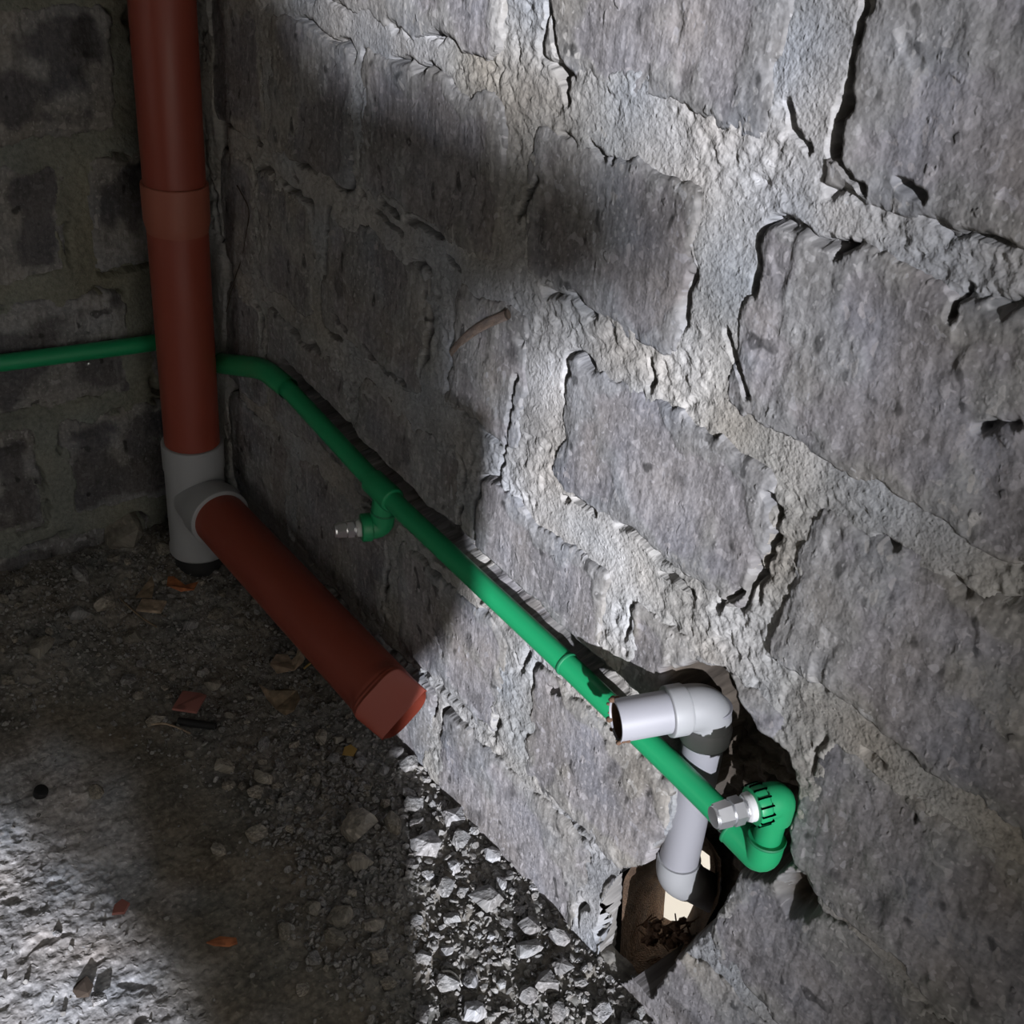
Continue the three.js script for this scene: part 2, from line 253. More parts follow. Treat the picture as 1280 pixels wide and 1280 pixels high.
{
  for (const b of BLOCKS) { b.push(rr(-0.02, 0.02), rr(-0.03, 0.03)); }
  const open = (z, y) => !(z > -0.75 && z < -0.3 && y > -0.2 && y < 0.4 && polySD(ENTRY, z, y) < 0);
  const cornerH = (z, y) => z < -1.60 ? 0.010 * sstep(-1.60, -1.625, z) * sstep(-1.70, -1.68, z) * (0.7 + 0.5 * fb(z * 20, y * 9, 461, 2)) - 0.016 * Math.exp(-Math.pow((z + 1.612 + 0.008 * fb(y * 9, 2, 463, 2)) / 0.012, 2)) : 0;
  const surf = (z, y) => {
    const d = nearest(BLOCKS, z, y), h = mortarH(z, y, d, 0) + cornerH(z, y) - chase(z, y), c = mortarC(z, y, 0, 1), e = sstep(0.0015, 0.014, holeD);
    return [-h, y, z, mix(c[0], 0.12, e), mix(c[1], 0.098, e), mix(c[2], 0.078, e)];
  };
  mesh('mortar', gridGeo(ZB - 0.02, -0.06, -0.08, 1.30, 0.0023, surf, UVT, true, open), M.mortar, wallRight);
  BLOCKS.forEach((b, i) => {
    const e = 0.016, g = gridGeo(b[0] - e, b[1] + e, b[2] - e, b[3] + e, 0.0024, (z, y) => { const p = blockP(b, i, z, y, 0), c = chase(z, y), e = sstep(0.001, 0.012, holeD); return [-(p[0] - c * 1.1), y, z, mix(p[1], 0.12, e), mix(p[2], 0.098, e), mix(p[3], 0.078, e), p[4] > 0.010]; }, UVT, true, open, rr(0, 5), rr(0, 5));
    mesh('block', g, M.block, wallRight);
  });
  // the passage knocked through to the outside
  const N = 48, R = 8, ring = (P, t) => { const n = P.length, f = t * n, i = Math.floor(f) % n, k = f - Math.floor(f), a = P[i], b = P[(i + 1) % n]; return [mix(a[0], b[0], k), mix(a[1], b[1], k)]; };
  const pos = [], idx = [], uv = [];
  const cE = ENTRY.reduce((s, p) => [s[0] + p[0] / ENTRY.length, s[1] + p[1] / ENTRY.length], [0, 0]), cX = EXIT.reduce((s, p) => [s[0] + p[0] / EXIT.length, s[1] + p[1] / EXIT.length], [0, 0]);
  const radial = (P, c, a) => { let lo = 0, hi = 0.4; for (let k = 0; k < 22; k++) { const m = (lo + hi) / 2; if (polySD(P, c[0] + Math.cos(a) * m, c[1] + Math.sin(a) * m) < 0) lo = m; else hi = m; } return lo; };
  for (let j = 0; j <= R; j++) for (let i = 0; i <= N; i++) {
    const t = j / R, a = (i % N) / N * Math.PI * 2, e = radial(ENTRY, cE, a) * 1.25, x = radial(EXIT, cX, a);
    const rad = mix(e, x, t) * (1 + (j > 0 && j < R ? 0.09 * fb(i % N * 0.6, j * 0.9, 611, 2) : 0)), cz = mix(cE[0], cX[0], t), cy = mix(cE[1], cX[1], t);
    pos.push(mix(SLOT - 0.022, 0.2, t), cy + Math.sin(a) * rad, cz + Math.cos(a) * rad); uv.push(i / 12, t);
  }
  for (let j = 0; j < R; j++) for (let i = 0; i < N; i++) { const a = j * (N + 1) + i; idx.push(a, a + 1, a + N + 1, a + 1, a + N + 2, a + N + 1); }
  const g = new THREE.BufferGeometry(); g.setAttribute('position', new THREE.Float32BufferAttribute(pos, 3)); g.setAttribute('uv', new THREE.Float32BufferAttribute(uv, 2)); g.setIndex(idx); g.computeVertexNormals();
  mesh('passage', g, M.earth, wallRight);
  // outer face with the same opening, and the upper and nearer wall outside the picture
  const sh = new THREE.Shape([[-1.96, -0.5], [1.2, -0.5], [1.2, 2.6], [-1.96, 2.6]].map((p) => new THREE.Vector2(...p)));
  sh.holes.push(new THREE.Path(EXIT.map((p) => new THREE.Vector2(...p))));
  const og = new THREE.ShapeGeometry(sh); og.rotateY(-Math.PI / 2); og.translate(0.2, 0, 0);
  mesh('outer_face', og, M.plain, wallRight);
  const coarse = (z, y) => [-(0.006 * fb(z * 8, y * 8, 471, 3) - 0.004), y, z, 0.27, 0.26, 0.255];
  const up = gridGeo(ZB - 0.02, 1.2, 1.27, 2.6, 0.05, coarse, UVT, true), near = gridGeo(-0.09, 1.2, -0.08, 1.30, 0.05, coarse, UVT, true);
  mesh('upper_face', mergeGeometries([up, near]), M.mortar, wallRight);
}
// ---------------------------------------------------------------- back wall
const BX = -0.75;
const wallBack = struct(group('wall_back'));
{
  const BB = [];
  const rows = [[-0.05, 0.10, -0.1], [0.13, 0.325, -0.28], [0.355, 0.545, -0.105], [0.585, 0.765, -0.185], [0.805, 0.985, -0.09], [1.02, 1.2, -0.2]];
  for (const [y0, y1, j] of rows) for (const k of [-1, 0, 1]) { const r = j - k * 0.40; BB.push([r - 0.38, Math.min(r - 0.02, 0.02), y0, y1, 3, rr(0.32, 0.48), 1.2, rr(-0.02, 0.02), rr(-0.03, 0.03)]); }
  const list = BB.filter((b) => b[0] < -0.03 && b[1] > BX && b[1] - b[0] > 0.05);
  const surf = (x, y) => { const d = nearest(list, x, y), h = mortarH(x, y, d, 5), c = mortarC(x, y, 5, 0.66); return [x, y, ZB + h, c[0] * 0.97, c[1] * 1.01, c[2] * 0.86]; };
  mesh('mortar', gridGeo(BX, 0.02, -0.08, 1.22, 0.004, surf, UVT), M.mortar, wallBack);
  list.forEach((b, i) => {
    const e = 0.016, g = gridGeo(Math.max(b[0] - e, BX), b[1] + e, b[2] - e, b[3] + e, 0.0045, (x, y) => { const p = blockP(b, i + 40, x, y, 5); return [x, y, ZB + p[0], p[1], p[2], p[3], nearest([b], x, y) > 5 || p[4] > 0.010]; }, UVT, false, null, rr(0, 5), rr(0, 5));
    mesh('block', g, M.block, wallBack);
  });
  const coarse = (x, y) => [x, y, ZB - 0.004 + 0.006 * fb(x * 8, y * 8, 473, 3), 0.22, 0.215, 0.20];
  mesh('upper_face', mergeGeometries([gridGeo(-3.0, BX + 0.03, -0.08, 2.6, 0.06, coarse, UVT), gridGeo(BX, 0.02, 1.19, 2.6, 0.06, coarse, UVT)]), M.mortar, wallBack);
  const bk = new THREE.BoxGeometry(3.4, 3.1, 0.16); bk.translate(-1.4, 1.05, ZB - 0.13); mesh('outer_face', bk, M.plain, wallBack);
}
// ---------------------------------------------------------------- floor
const FX = -0.95;
const rubbleAt = (x, z) => {                            // how stony the ground is, 0..1
  const edge = 0.30 + 0.07 * fb(x * 5, z * 5, 703, 2), nearWall = sstep(-edge - 0.07, -edge + 0.10, x);
  const far = sstep(-1.36, -1.52, z + 0.07 * fb(x * 6, z * 6, 705, 2));
  return clamp(Math.max(nearWall, far));
};
function floorH(x, z) {
  const r = rubbleAt(x, z), slurry = sstep(-0.39, -0.50, x + 0.08 * fb(x * 6, z * 6, 711, 2)) * sstep(-1.45, -1.3, z);
  let h = 0.065 * sstep(-1.36, -1.70, z) + 0.012 * sstep(-0.25, -0.02, x) + 0.007 * fb(x * 4, z * 4, 721, 2);
  const c = cell(x * 45, z * 45, 723), c2 = cell(x * 110, z * 110, 725);
  h += r * (0.005 * (0.5 - c[0]) + 0.003 * (c[2] - 0.5) + 0.002 * (0.5 - c2[0]) + 0.003 * fb(x * 30, z * 30, 727, 3));
  h += (1 - r) * (0.0016 * fb(x * 45, z * 45, 729, 3));
  const rg = Math.abs(fb(x * 22 + 0.5 * fb(x * 9, z * 9, 731, 2), z * 12, 733, 3));
  h += slurry * (0.0010 * rg + 0.0005 * Math.abs(fb(x * 75, z * 55, 735, 3)) - 0.002 * sstep(0.33, 0.5, gn(x * 34, z * 34, 737)));
  return h;
}
const wallFloor = (() => {
  const P = (x, z) => {
    const r = rubbleAt(x, z), s = sstep(-0.38, -0.50, x + 0.08 * fb(x * 6, z * 6, 711, 2)) * sstep(-1.45, -1.3, z), n = 1 + 0.12 * fb(x * 7, z * 7, 741, 3);
    const a = [mix(0.225, 0.25, r), mix(0.20, 0.235, r), mix(0.16, 0.21, r)], b = [0.62, 0.61, 0.62];  // dried slurry colour, whitened where sun falls to add missing floor light
    return [x, floorH(x, z), z, n * mix(a[0], b[0], s), n * mix(a[1], b[1], s), n * mix(a[2], b[2], s)];
  };
  const f = struct(group('floor'));
  mesh('dirt', gridGeo(FX, 0.03, ZB - 0.02, -0.30, 0.0026, P, UVT, true), M.dirt, f);
  const far = (x, z) => [x, -0.004 + 0.01 * fb(x * 5, z * 5, 745, 2), z, 0.30, 0.285, 0.265];
  mesh('outer_dirt', mergeGeometries([gridGeo(-3.0, FX + 0.03, ZB - 0.02, 1.2, 0.06, far, UVT, true), gridGeo(FX, 0.03, -0.34, 1.2, 0.06, far, UVT, true)]), M.dirt, f);
  const sl = new THREE.BoxGeometry(3.4, 0.2, 3.2); sl.translate(-1.45, -0.19, -0.3); const hz = sl; 
  // the ground slab stops short of the passage through the wall
  hz.translate(-0.23, 0, 0); mesh('base', hz, M.plain, f);
  return f;
})();
// ---------------------------------------------------------------- the rest of the room: left wall, roof slab, front wall with openings added to shape the light
const ZF = 0.95;
{
  const ls = new THREE.Shape([[-2.0, -0.5], [1.2, -0.5], [1.2, 2.6], [-2.0, 2.6]].map((p) => new THREE.Vector2(...p))); ls.holes.push(new THREE.Path([[-1.55, 0.6], [-0.8, 0.6], [-0.8, 1.7], [-1.55, 1.7]].map((p) => new THREE.Vector2(...p))));  // opening added to let sky light reach the pipes from the left
  const wl = new THREE.ExtrudeGeometry(ls, { depth: 0.2, bevelEnabled: false }); wl.rotateY(-Math.PI / 2); wl.translate(-2.95, 0, 0); struct(mesh('wall_left', wl, M.plain));
  const cl = new THREE.BoxGeometry(3.5, 0.2, 3.4); cl.translate(-1.45, 2.7, -0.4); struct(mesh('ceiling', cl, M.plain));
  const back = (z, y, x = 0) => [x - TX * (ZF - z), y + TY * (ZF - z)];
  // outline of the daylight patch on the right wall, measured from the photograph's light
  const W = [[462, 850], [535, 785], [552, 760], [576, 680], [590, 600], [592, 500], [600, 420], [620, 372], [690, 392], [752, 392], [800, 350], [822, 290], [812, 225], [760, 195], [690, 165], [640, 150], [590, 125], [540, 105], [470, 85], [410, 62], [385, 0]].map((p) => { const q = onX(p[0], p[1], 0); return back(q.z, q.y); });
  const LOBE = [[592, 570], [594, 500], [600, 430], [625, 380], [690, 388], [745, 385], [795, 345], [815, 285], [806, 225], [760, 190], [690, 160], [640, 148], [590, 125], [540, 105], [470, 85], [410, 62], [385, 0], [370, -60]];  // shadow outline that the added far board is cut to
  const f2 = [[490, 940], [500, 1100], [510, 1280]].map((p) => { const q = onY(p[0], p[1], 0.012); return back(q.z, q.y, q.x); });
  const f1 = [[-60, 960], [0, 1000], [75, 1058], [150, 1130], [215, 1200], [280, 1280], [330, 1360]].map((p) => { const q = onY(p[0], p[1], 0), k = back(q.z, q.y, q.x); return [k[0], k[1] - 0.008]; });
  const sh = new THREE.Shape([[-3.05, -0.1], [0.1, -0.1], [0.1, 2.62], [-3.05, 2.62]].map((p) => new THREE.Vector2(...p)));
  const A = [...f2.reverse(), ...W.slice(0, 6), [-1.36, W[5][1] + 0.01], [-1.36, 1.75], [-0.22, 1.75], [-0.22, 0.06], [f2[0][0], 0.06]];
  const B = [...f1, [f1[f1.length - 1][0], 0.06], [f1[0][0], 0.06]];
  sh.holes.push(new THREE.Path(A.map((p) => new THREE.Vector2(...p)))); sh.holes.push(new THREE.Path(B.map((p) => new THREE.Vector2(...p))));
  const g = new THREE.ExtrudeGeometry(sh, { depth: 0.04, bevelEnabled: false }); g.translate(0, 0, ZF);
  struct(mesh('wall_front', g, M.plain));
  // ground outside and two added boards, out of view, whose edges shape the light
  const gr = new THREE.BoxGeometry(50, 0.1, 50); gr.translate(0, -0.55, 0); struct(mesh('ground', gr, M.outside));
  const zp = 8, far = LOBE.map((p) => { const q = onX(p[0], p[1], 0); return [q.x - TX * (zp - q.z), q.y + TY * (zp - q.z)]; }), ps = new THREE.Shape([...far, [-7.4, far[far.length - 1][1]], [-7.4, -0.5], [-6.7, -0.5], [-6.7, far[0][1]]].map((p) => new THREE.Vector2(...p)));
  const pg = new THREE.ExtrudeGeometry(ps, { depth: 0.03, bevelEnabled: false }); pg.translate(0, 0, zp); struct(mesh('added_light_blocker', pg, M.plain));
  const zo = 16, xe = 0 - TX * (zo + 0.425), ng = new THREE.BoxGeometry(4.4, 8.0, 0.2); ng.translate(xe + 2.2, 3.5, zo + 0.1);
  struct(mesh('added_light_blocker', ng, M.plain));
}
// ---------------------------------------------------------------- pipe building
function along(profile, from, to, seg = 40) {           // lathe of [radius, metres along] around the line from -> to
  const g = new THREE.LatheGeometry(profile.map((p) => new THREE.Vector2(p[0], p[1])), seg), d = to.clone().sub(from).normalize();
  g.applyQuaternion(new THREE.Quaternion().setFromUnitVectors(V3(0, 1, 0), d)); g.translate(from.x, from.y, from.z); return g;
}
const rod = (r, from, to, o = {}) => { const L = from.distanceTo(to), c = Math.min(o.c ?? 0.0008, r * 0.4); return along([[o.in ?? 0.0001, 0], [r - c, 0], [r, c], [r, L - c], [r - c, L], [o.in ?? 0.0001, L]], from, to, o.seg ?? 40); };
const bored = (r, ri, from, to) => { const L = from.distanceTo(to); return along([[ri, 0], [r, 0], [r, L - 0.0006], [r - 0.0006, L], [ri, L], [ri, 0.001], [0.0001, 0.001]], from, to); };
function bend(points, r, radius, seg = 90, rad = 24) {  // tube through points with rounded corners
  const c = new THREE.CurvePath(); let a = points[0];
  for (let i = 1; i < points.length - 1; i++) {
    const p = points[i], q0 = p.clone().add(points[i - 1].clone().sub(p).setLength(radius)), q1 = p.clone().add(points[i + 1].clone().sub(p).setLength(radius));
    c.add(new THREE.LineCurve3(a, q0)); c.add(new THREE.QuadraticBezierCurve3(q0, p, q1)); a = q1;
  }
  c.add(new THREE.LineCurve3(a, points[points.length - 1]));
  return new THREE.TubeGeometry(c, seg, r, rad, false);
}
const disc = (r, at, dir) => { const g = new THREE.CircleGeometry(r, 28); g.applyQuaternion(new THREE.Quaternion().setFromUnitVectors(V3(0, 0, 1), dir.clone().normalize())); g.translate(at.x, at.y, at.z); return g; };
const step = (a, b, m) => a.clone().add(b.clone().sub(a).setLength(m));
const merge = (l) => mergeGeometries(l.map((g) => { const h = g.index ? g.toNonIndexed() : g; for (const k of Object.keys(h.attributes)) if (!['position', 'normal', 'uv'].includes(k)) h.deleteAttribute(k); return h; }));

// ---------------------------------------------------------------- red drain pipe with its white tee
{
  const o = tag(group('drain_pipe'), 'thick dull red drain pipe upright in the dark corner, with white tee and red branch', 'pipe');
  const X = -0.08, Z = -1.622, r = 0.0468;
  o.position.set(X, 0.02, Z); const loc = (g) => { g.translate(-X, -0.02, -Z); return g; };
  const A = (y) => V3(X, y, Z);
  mesh('upright_pipe', loc(along([[r - 0.003, 0.23], [r, 0.23], [r, 0.69]], A(0), A(1), 48)), M.red, o);
  mesh('upright_pipe', loc(along([[r, 0.715], [r, 2.59]], A(0), A(1), 48)), M.red, o);
  const so = mesh('socket', loc(along([[r, 0.684], [r + 0.0010, 0.690], [r + 0.0036, 0.702], [r + 0.0040, 0.756], [r + 0.0034, 0.759], [r, 0.759]], A(0), A(1), 48)), M.redPale, o);
  so.userData.label = 'paler bell socket';
  const R = 0.0508, tee = mesh('tee', loc(along([[r - 0.002, 0.088], [R + 0.0005, 0.088], [R + 0.0022, 0.091], [R + 0.0022, 0.101], [R, 0.104], [R, 0.258], [R + 0.0018, 0.262], [R + 0.0020, 0.309], [R + 0.0012, 0.312], [r, 0.312]], A(0), A(1), 48)), M.whiteClean, o);
  tee.userData.label = 'white plastic tee joint';
  const b0 = V3(X, 0.209, Z), b1 = onX(490, 880, X), bd = b1.clone().sub(b0).normalize(), B = (t) => b0.clone().addScaledVector(bd, t);
  mesh('collar', loc(along([[R - 0.002, 0.02], [R - 0.002, 0.060], [R + 0.0025, 0.064], [R + 0.0027, 0.098], [R + 0.0015, 0.101], [r, 0.101]], b0, b1, 48)), M.whiteClean, tee);
  const L = b0.distanceTo(b1) + 0.014;
  // branch pipe and its flattened, folded end
  const up = V3(-0.62, 0.74, 0.1); up.addScaledVector(bd, -up.dot(bd)).normalize(); const side = up.clone().cross(bd).normalize();
  const br = mesh('branch_pipe', loc(along([[r - 0.003, 0.06], [r, 0.06], [r, L - 0.056]], b0, b1, 48)), M.red, o);
  const fold = (s, a) => {                              // s metres from the cut end of the round pipe; a angle
    const k1 = sstep(0, 0.036, s), k2 = clamp((s - 0.036) / 0.024), c = Math.cos(a), n = Math.sin(a);
    const w = Math.sign(c) * Math.pow(Math.abs(c), mix(1, 0.55, k1)) * r * mix(1, 0.99, k1);
    let h = n * r * (n > 0 ? mix(1, 0.92 / Math.max(0.6, Math.abs(n)) > 1.2 ? 1.1 : 1, k1) : mix(1, 0.75, k1));
    if (n > 0) { const flat = Math.pow(n, mix(1, 0.35, k1)) * r; h = mix(flat, -0.30 * r + flat * 0.06, k2); } else h = mix(h, Math.min(h, -0.36 * r), k2);
    if (s > 0.059) h = Math.min(h, -0.28 * r);
    return B(L - 0.056 + s).addScaledVector(side, w).addScaledVector(up, h);
  };
  const S = [0, 0.006, 0.012, 0.018, 0.0225, 0.0245, 0.0265, 0.0295, 0.0315, 0.0340, 0.0360, 0.0366, 0.044, 0.052, 0.060], N = 64, pos = [], idx = [], uv = [];
  S.forEach((s, j) => { for (let i = 0; i <= N; i++) { const a = (i % N) / N * Math.PI * 2, p = fold(s, a); const g = j === 5 || j === 8 ? -0.0016 : 0; if (Math.sin(a) > 0.2) p.addScaledVector(up, g); pos.push(p.x, p.y, p.z); uv.push(i / N * 0.5, s * 4); } });
  for (let j = 0; j < S.length - 1; j++) for (let i = 0; i < N; i++) { const a = j * (N + 1) + i; idx.push(a, a + N + 1, a + 1, a + 1, a + N + 1, a + N + 2); }
  const g = new THREE.BufferGeometry(); g.setAttribute('position', new THREE.Float32BufferAttribute(pos, 3)); g.setAttribute('uv', new THREE.Float32BufferAttribute(uv, 2)); g.setIndex(idx); g.computeVertexNormals();
  mesh('folded_end', loc(g), M.red, br);
  mesh('rubber_ring', loc(along([[0.03, -0.02], [0.0445, -0.02], [0.0445, 0.090], [0.03, 0.090]], A(0), A(1))), M.rubber, o);
}
// ---------------------------------------------------------------- green water pipe along both walls
{
  const o = tag(group('water_pipe'), 'long thin green water pipe running along both walls, with two capped metal outlets', 'pipe');
  const r = 0.0142, zb = ZB + 0.022;
  const run = [[352, 479], [480, 615], [570, 701], [708, 830], [780, 899], [880, 996], [952, 1070]].map((p, i) => onX(p[0], p[1], [-0.018, -0.016, -0.014, -0.014, -0.014, -0.014, -0.014][i]));
  const c1 = onX(268, 453, -0.016), c2 = onX(330, 461, -0.020);
  mesh('pipe', bend([V3(-2.6, 0.50, zb), onZ(-330, 484, zb), onZ(0, 454, zb), onZ(190, 429, zb), V3(-0.019, 0.452, zb + 0.004), c1], r, 0.025), M.green, o);
  const bent = mesh('elbow', bend([step(c1, c2, -0.004), step(c2, c1, 0.0), step(c2, run[0], 0.075)], 0.0172, 0.03), M.green, o);
  mesh('seam_ring', along([[0.0172, 0], [0.0178, 0.001], [0.0178, 0.003], [0.0172, 0.004]], step(c1, c2, 0.035), c2), M.greenDark, bent);
  const cv = new THREE.CatmullRomCurve3([c2, ...run]);
  mesh('pipe', new THREE.TubeGeometry(cv, 200, r, 28), M.green, o);
  const d38 = run[4].clone().sub(run[3]).normalize();
  mesh('joint_ring', along([[r, -0.0022], [r + 0.0012, -0.0014], [r + 0.0012, 0.0014], [r, 0.0022]], run[3], run[4]), M.greenDark, o);
  // tee with the first outlet
  const t0 = onX(482, 617, -0.016), e0 = onX(477, 657, -0.017), along0 = run[2].clone().sub(run[1]).normalize();
  const tee = mesh('tee', merge([rod(0.0185, t0.clone().addScaledVector(along0, -0.036), t0.clone().addScaledVector(along0, 0.020), { c: 0.003 }), rod(0.0175, t0, step(t0, e0, 0.030))]), M.green, o);
  mesh('riser', rod(r, t0, e0), M.green, o);
  const out1 = onY(432, 662, e0.y - 0.002), elb = mesh('elbow', merge([bend([step(e0, t0, 0.024), e0, step(e0, out1, 0.022)], 0.0178, 0.012, 30), rod(0.0205, step(e0, out1, 0.014), step(e0, out1, 0.030), { c: 0.002 })]), M.green, o);
  mesh('seam_ring', along([[0.0178, 0], [0.0186, 0.001], [0.0186, 0.003], [0.0178, 0.004]], step(e0, t0, 0.024), t0), M.greenDark, elb);
  const plug = (from, to, L, par, s = 1) => {           // threaded insert with a shiny stopper screwed into it
    const at = (m) => step(from, to, m), d = to.clone().sub(from).normalize();
    const g = mesh('outlet_plug', merge([rod(0.0105 * s, at(L + 0.006), at(L + 0.034 * s + 0.006)), rod(0.0125 * s, at(L + 0.004), at(L + 0.009), { seg: 6 })]), M.chrome, par);
    g.userData.label = 'shiny metal screw plug';
    mesh('thread_tape', along([[0.008, 0], [0.0138 * s, 0], [0.0142 * s, 0.002], [0.0132 * s, 0.003], [0.0140 * s, 0.005], [0.0126 * s, 0.008], [0.008, 0.009]], at(L - 0.001), to), M.tape, g);
    const nut = new THREE.CylinderGeometry(0.0138 * s, 0.0138 * s, 0.010 * s, 6).toNonIndexed(); nut.computeVertexNormals(); nut.applyQuaternion(new THREE.Quaternion().setFromUnitVectors(V3(0, 1, 0), d)); const p = at(L + 0.016 * s); nut.translate(p.x, p.y, p.z);
    mesh('hex_nut', nut, M.chrome, g);
    const q = at(L + 0.030 * s), hd = new THREE.CylinderGeometry(0.0120 * s, 0.0128 * s, 0.014 * s, 6).toNonIndexed(); hd.computeVertexNormals(); hd.applyQuaternion(new THREE.Quaternion().setFromUnitVectors(V3(0, 1, 0), d)); hd.translate(q.x, q.y, q.z);
    mesh('hex_head', hd, M.chrome, g);
  };
  plug(e0, out1, 0.030, o, 0.92);
  // end of the run: bottom elbow, short riser, threaded elbow
  const k0 = run[6], k1 = onX(973, 998, -0.014), out2 = onY(905, 1018, k1.y - 0.006);
  const be = mesh('elbow', merge([bend([step(k0, run[5], 0.040), k0, step(k0, k1, 0.027)], 0.0190, 0.009, 40), disc(0.0190, step(k0, run[5], 0.040), run[5].clone().sub(k0)), disc(0.0190, step(k0, k1, 0.027), k1.clone().sub(k0))]), M.green, o);
  mesh('seam_ring', merge([along([[0.0190, 0], [0.0198, 0.0008], [0.0198, 0.0026], [0.0190, 0.0034]], step(k0, run[5], 0.038), run[5]), along([[0.0190, 0], [0.0198, 0.0008], [0.0198, 0.0026], [0.0190, 0.0034]], step(k0, k1, 0.025), k1)]), M.greenDark, be);
  mesh('riser', rod(r, k0, k1), M.green, o);
  const ue = mesh('threaded_elbow', merge([bend([step(k1, k0, 0.024), k1, step(k1, out2, 0.022)], 0.0182, 0.010, 40), disc(0.0182, step(k1, k0, 0.024), k0.clone().sub(k1)), rod(0.0202, step(k1, out2, 0.016), step(k1, out2, 0.030), { c: 0.002 })]), M.green, o);
  const od = out2.clone().sub(k1).normalize(), ou = V3(0, 1, 0).addScaledVector(od, -od.y).normalize(), os = od.clone().cross(ou);
  for (let i = 0; i < 14; i++) {
    const a = i / 14 * Math.PI * 2, g = new THREE.BoxGeometry(0.0014, 0.0024, 0.014); g.applyMatrix4(new THREE.Matrix4().makeBasis(ou.clone().multiplyScalar(-Math.sin(a)).addScaledVector(os, Math.cos(a)), ou.clone().multiplyScalar(Math.cos(a)).addScaledVector(os, Math.sin(a)), od));
    const p = step(k1, out2, 0.0225).addScaledVector(ou, Math.cos(a) * 0.0202).addScaledVector(os, Math.sin(a) * 0.0202); g.translate(p.x, p.y, p.z); mesh('rib', g, M.green, ue);
  }
  plug(k1, out2, 0.030, o, 1.05);
}
// ---------------------------------------------------------------- white waste pipe in the broken-out chase
{
  const o = tag(group('waste_pipe'), 'short white waste pipe in the broken wall hole, its dirty open end facing the room', 'pipe');
  const r = 0.0232, X = 0.024, top = onX(889, 880, X), low = onX(845, 1092, X + 0.004), end = onY(770, 901, top.y - 0.010), od = end.clone().sub(top).normalize();
  o.position.copy(low); const loc = (g) => { g.translate(-low.x, -low.y, -low.z); return g; };
  mesh('upright_pipe', loc(rod(r, low, top)), M.white, o);
  const e = mesh('elbow', loc(merge([bend([step(top, low, 0.045), top, step(top, end, 0.042)], 0.0255, 0.026, 50, 36), along([[r, 0], [0.0275, 0], [0.0280, 0.002], [0.0280, 0.018], [0.0255, 0.022]], step(top, low, 0.048), top), along([[r, 0], [0.0275, 0], [0.0280, 0.002], [0.0280, 0.018], [0.0255, 0.022]], step(top, end, 0.050), top)])), M.whiteClean, o);
  const L = top.distanceTo(end), s0 = step(top, end, 0.02);
  mesh('stub', loc(along([[r, 0], [r, L - 0.02], [r - 0.001, L - 0.0195], [r - 0.003, L - 0.0195], [r - 0.003, L - 0.10]], s0, end, 48)), M.white, o);
  const inner = mesh('rusty_lining', loc(merge([along([[r - 0.0034, 0.035], [r - 0.0034, L - 0.0215]], s0, end, 48), disc(r - 0.003, step(top, end, L - 0.05), od)])), M.rust, o);
  inner.userData.label = 'brown rusty lining of the open end';
  // dirt caked on the rim, towards the far side
  const up = V3(0, 1, 0).addScaledVector(od, -od.y).normalize(), sd = od.clone().cross(up).normalize(), cl = [];
  for (let i = 0; i < 26; i++) { const a = rr(0.5, 4.2), g = new THREE.IcosahedronGeometry(rr(0.0015, 0.0042), 1); const p = end.clone().addScaledVector(od, rr(-0.007, 0.002)).addScaledVector(up, Math.cos(a) * (r - 0.0005)).addScaledVector(sd, Math.sin(a) * (r - 0.0005)); g.scale(1, rr(0.5, 1), rr(0.6, 1.2)); g.translate(p.x, p.y, p.z); cl.push(g); }
  const dirt = mesh('caked_dirt', loc(merge(cl)), M.rust, o); dirt.userData.kind = 'stuff';
  for (let i = 0; i < 26; i++) {                        // faint printed marks down the upright
    const t = 0.07 + i * 0.0075 + rr(0, 0.002); if (t > top.distanceTo(low) - 0.03) break;
    const g = new THREE.CylinderGeometry(r + 0.0002, r + 0.0002, rr(0.002, 0.005), 4, 1, true, 0.85, 0.06), p = step(top, low, t); g.translate(p.x, p.y, p.z); mesh('print_mark', loc(g), M.rubber, o);
  }
  const o2 = V3(0.150, low.y - 0.125, low.z + 0.020);
  mesh('bottom_elbow', loc(merge([bend([step(low, top, 0.028), low, step(low, o2, 0.030)], 0.0258, 0.020, 40, 32), disc(0.0258, step(low, top, 0.028), top.clone().sub(low))])), M.whiteClean, o);
  mesh('outlet_pipe', loc(rod(r, step(low, o2, 0.01), o2)), M.white, o);
}
{ // dry litter lying in the bottom of the hole
  const l = []; for (let i = 0; i < 70; i++) { const q = onX(rr(806, 862), rr(1150, 1180), 0.07 + rr(-0.012, 0.02)), g = i % 3 ? new THREE.IcosahedronGeometry(rr(0.003, 0.009), 0) : new THREE.CylinderGeometry(0.001, 0.0012, rr(0.02, 0.045), 5); g.scale(1, rr(0.5, 1), rr(0.6, 1)); g.rotateX(rr(0.6, 2.4)); g.rotateY(rr(0, 6)); g.translate(q.x, q.y, q.z); l.push(g); }
  tag(mesh('dry_litter', merge(l), M.rust), 'brown dry litter of crumbs and stalks lying in the bottom of the wall hole', 'litter', null, 'stuff');
}
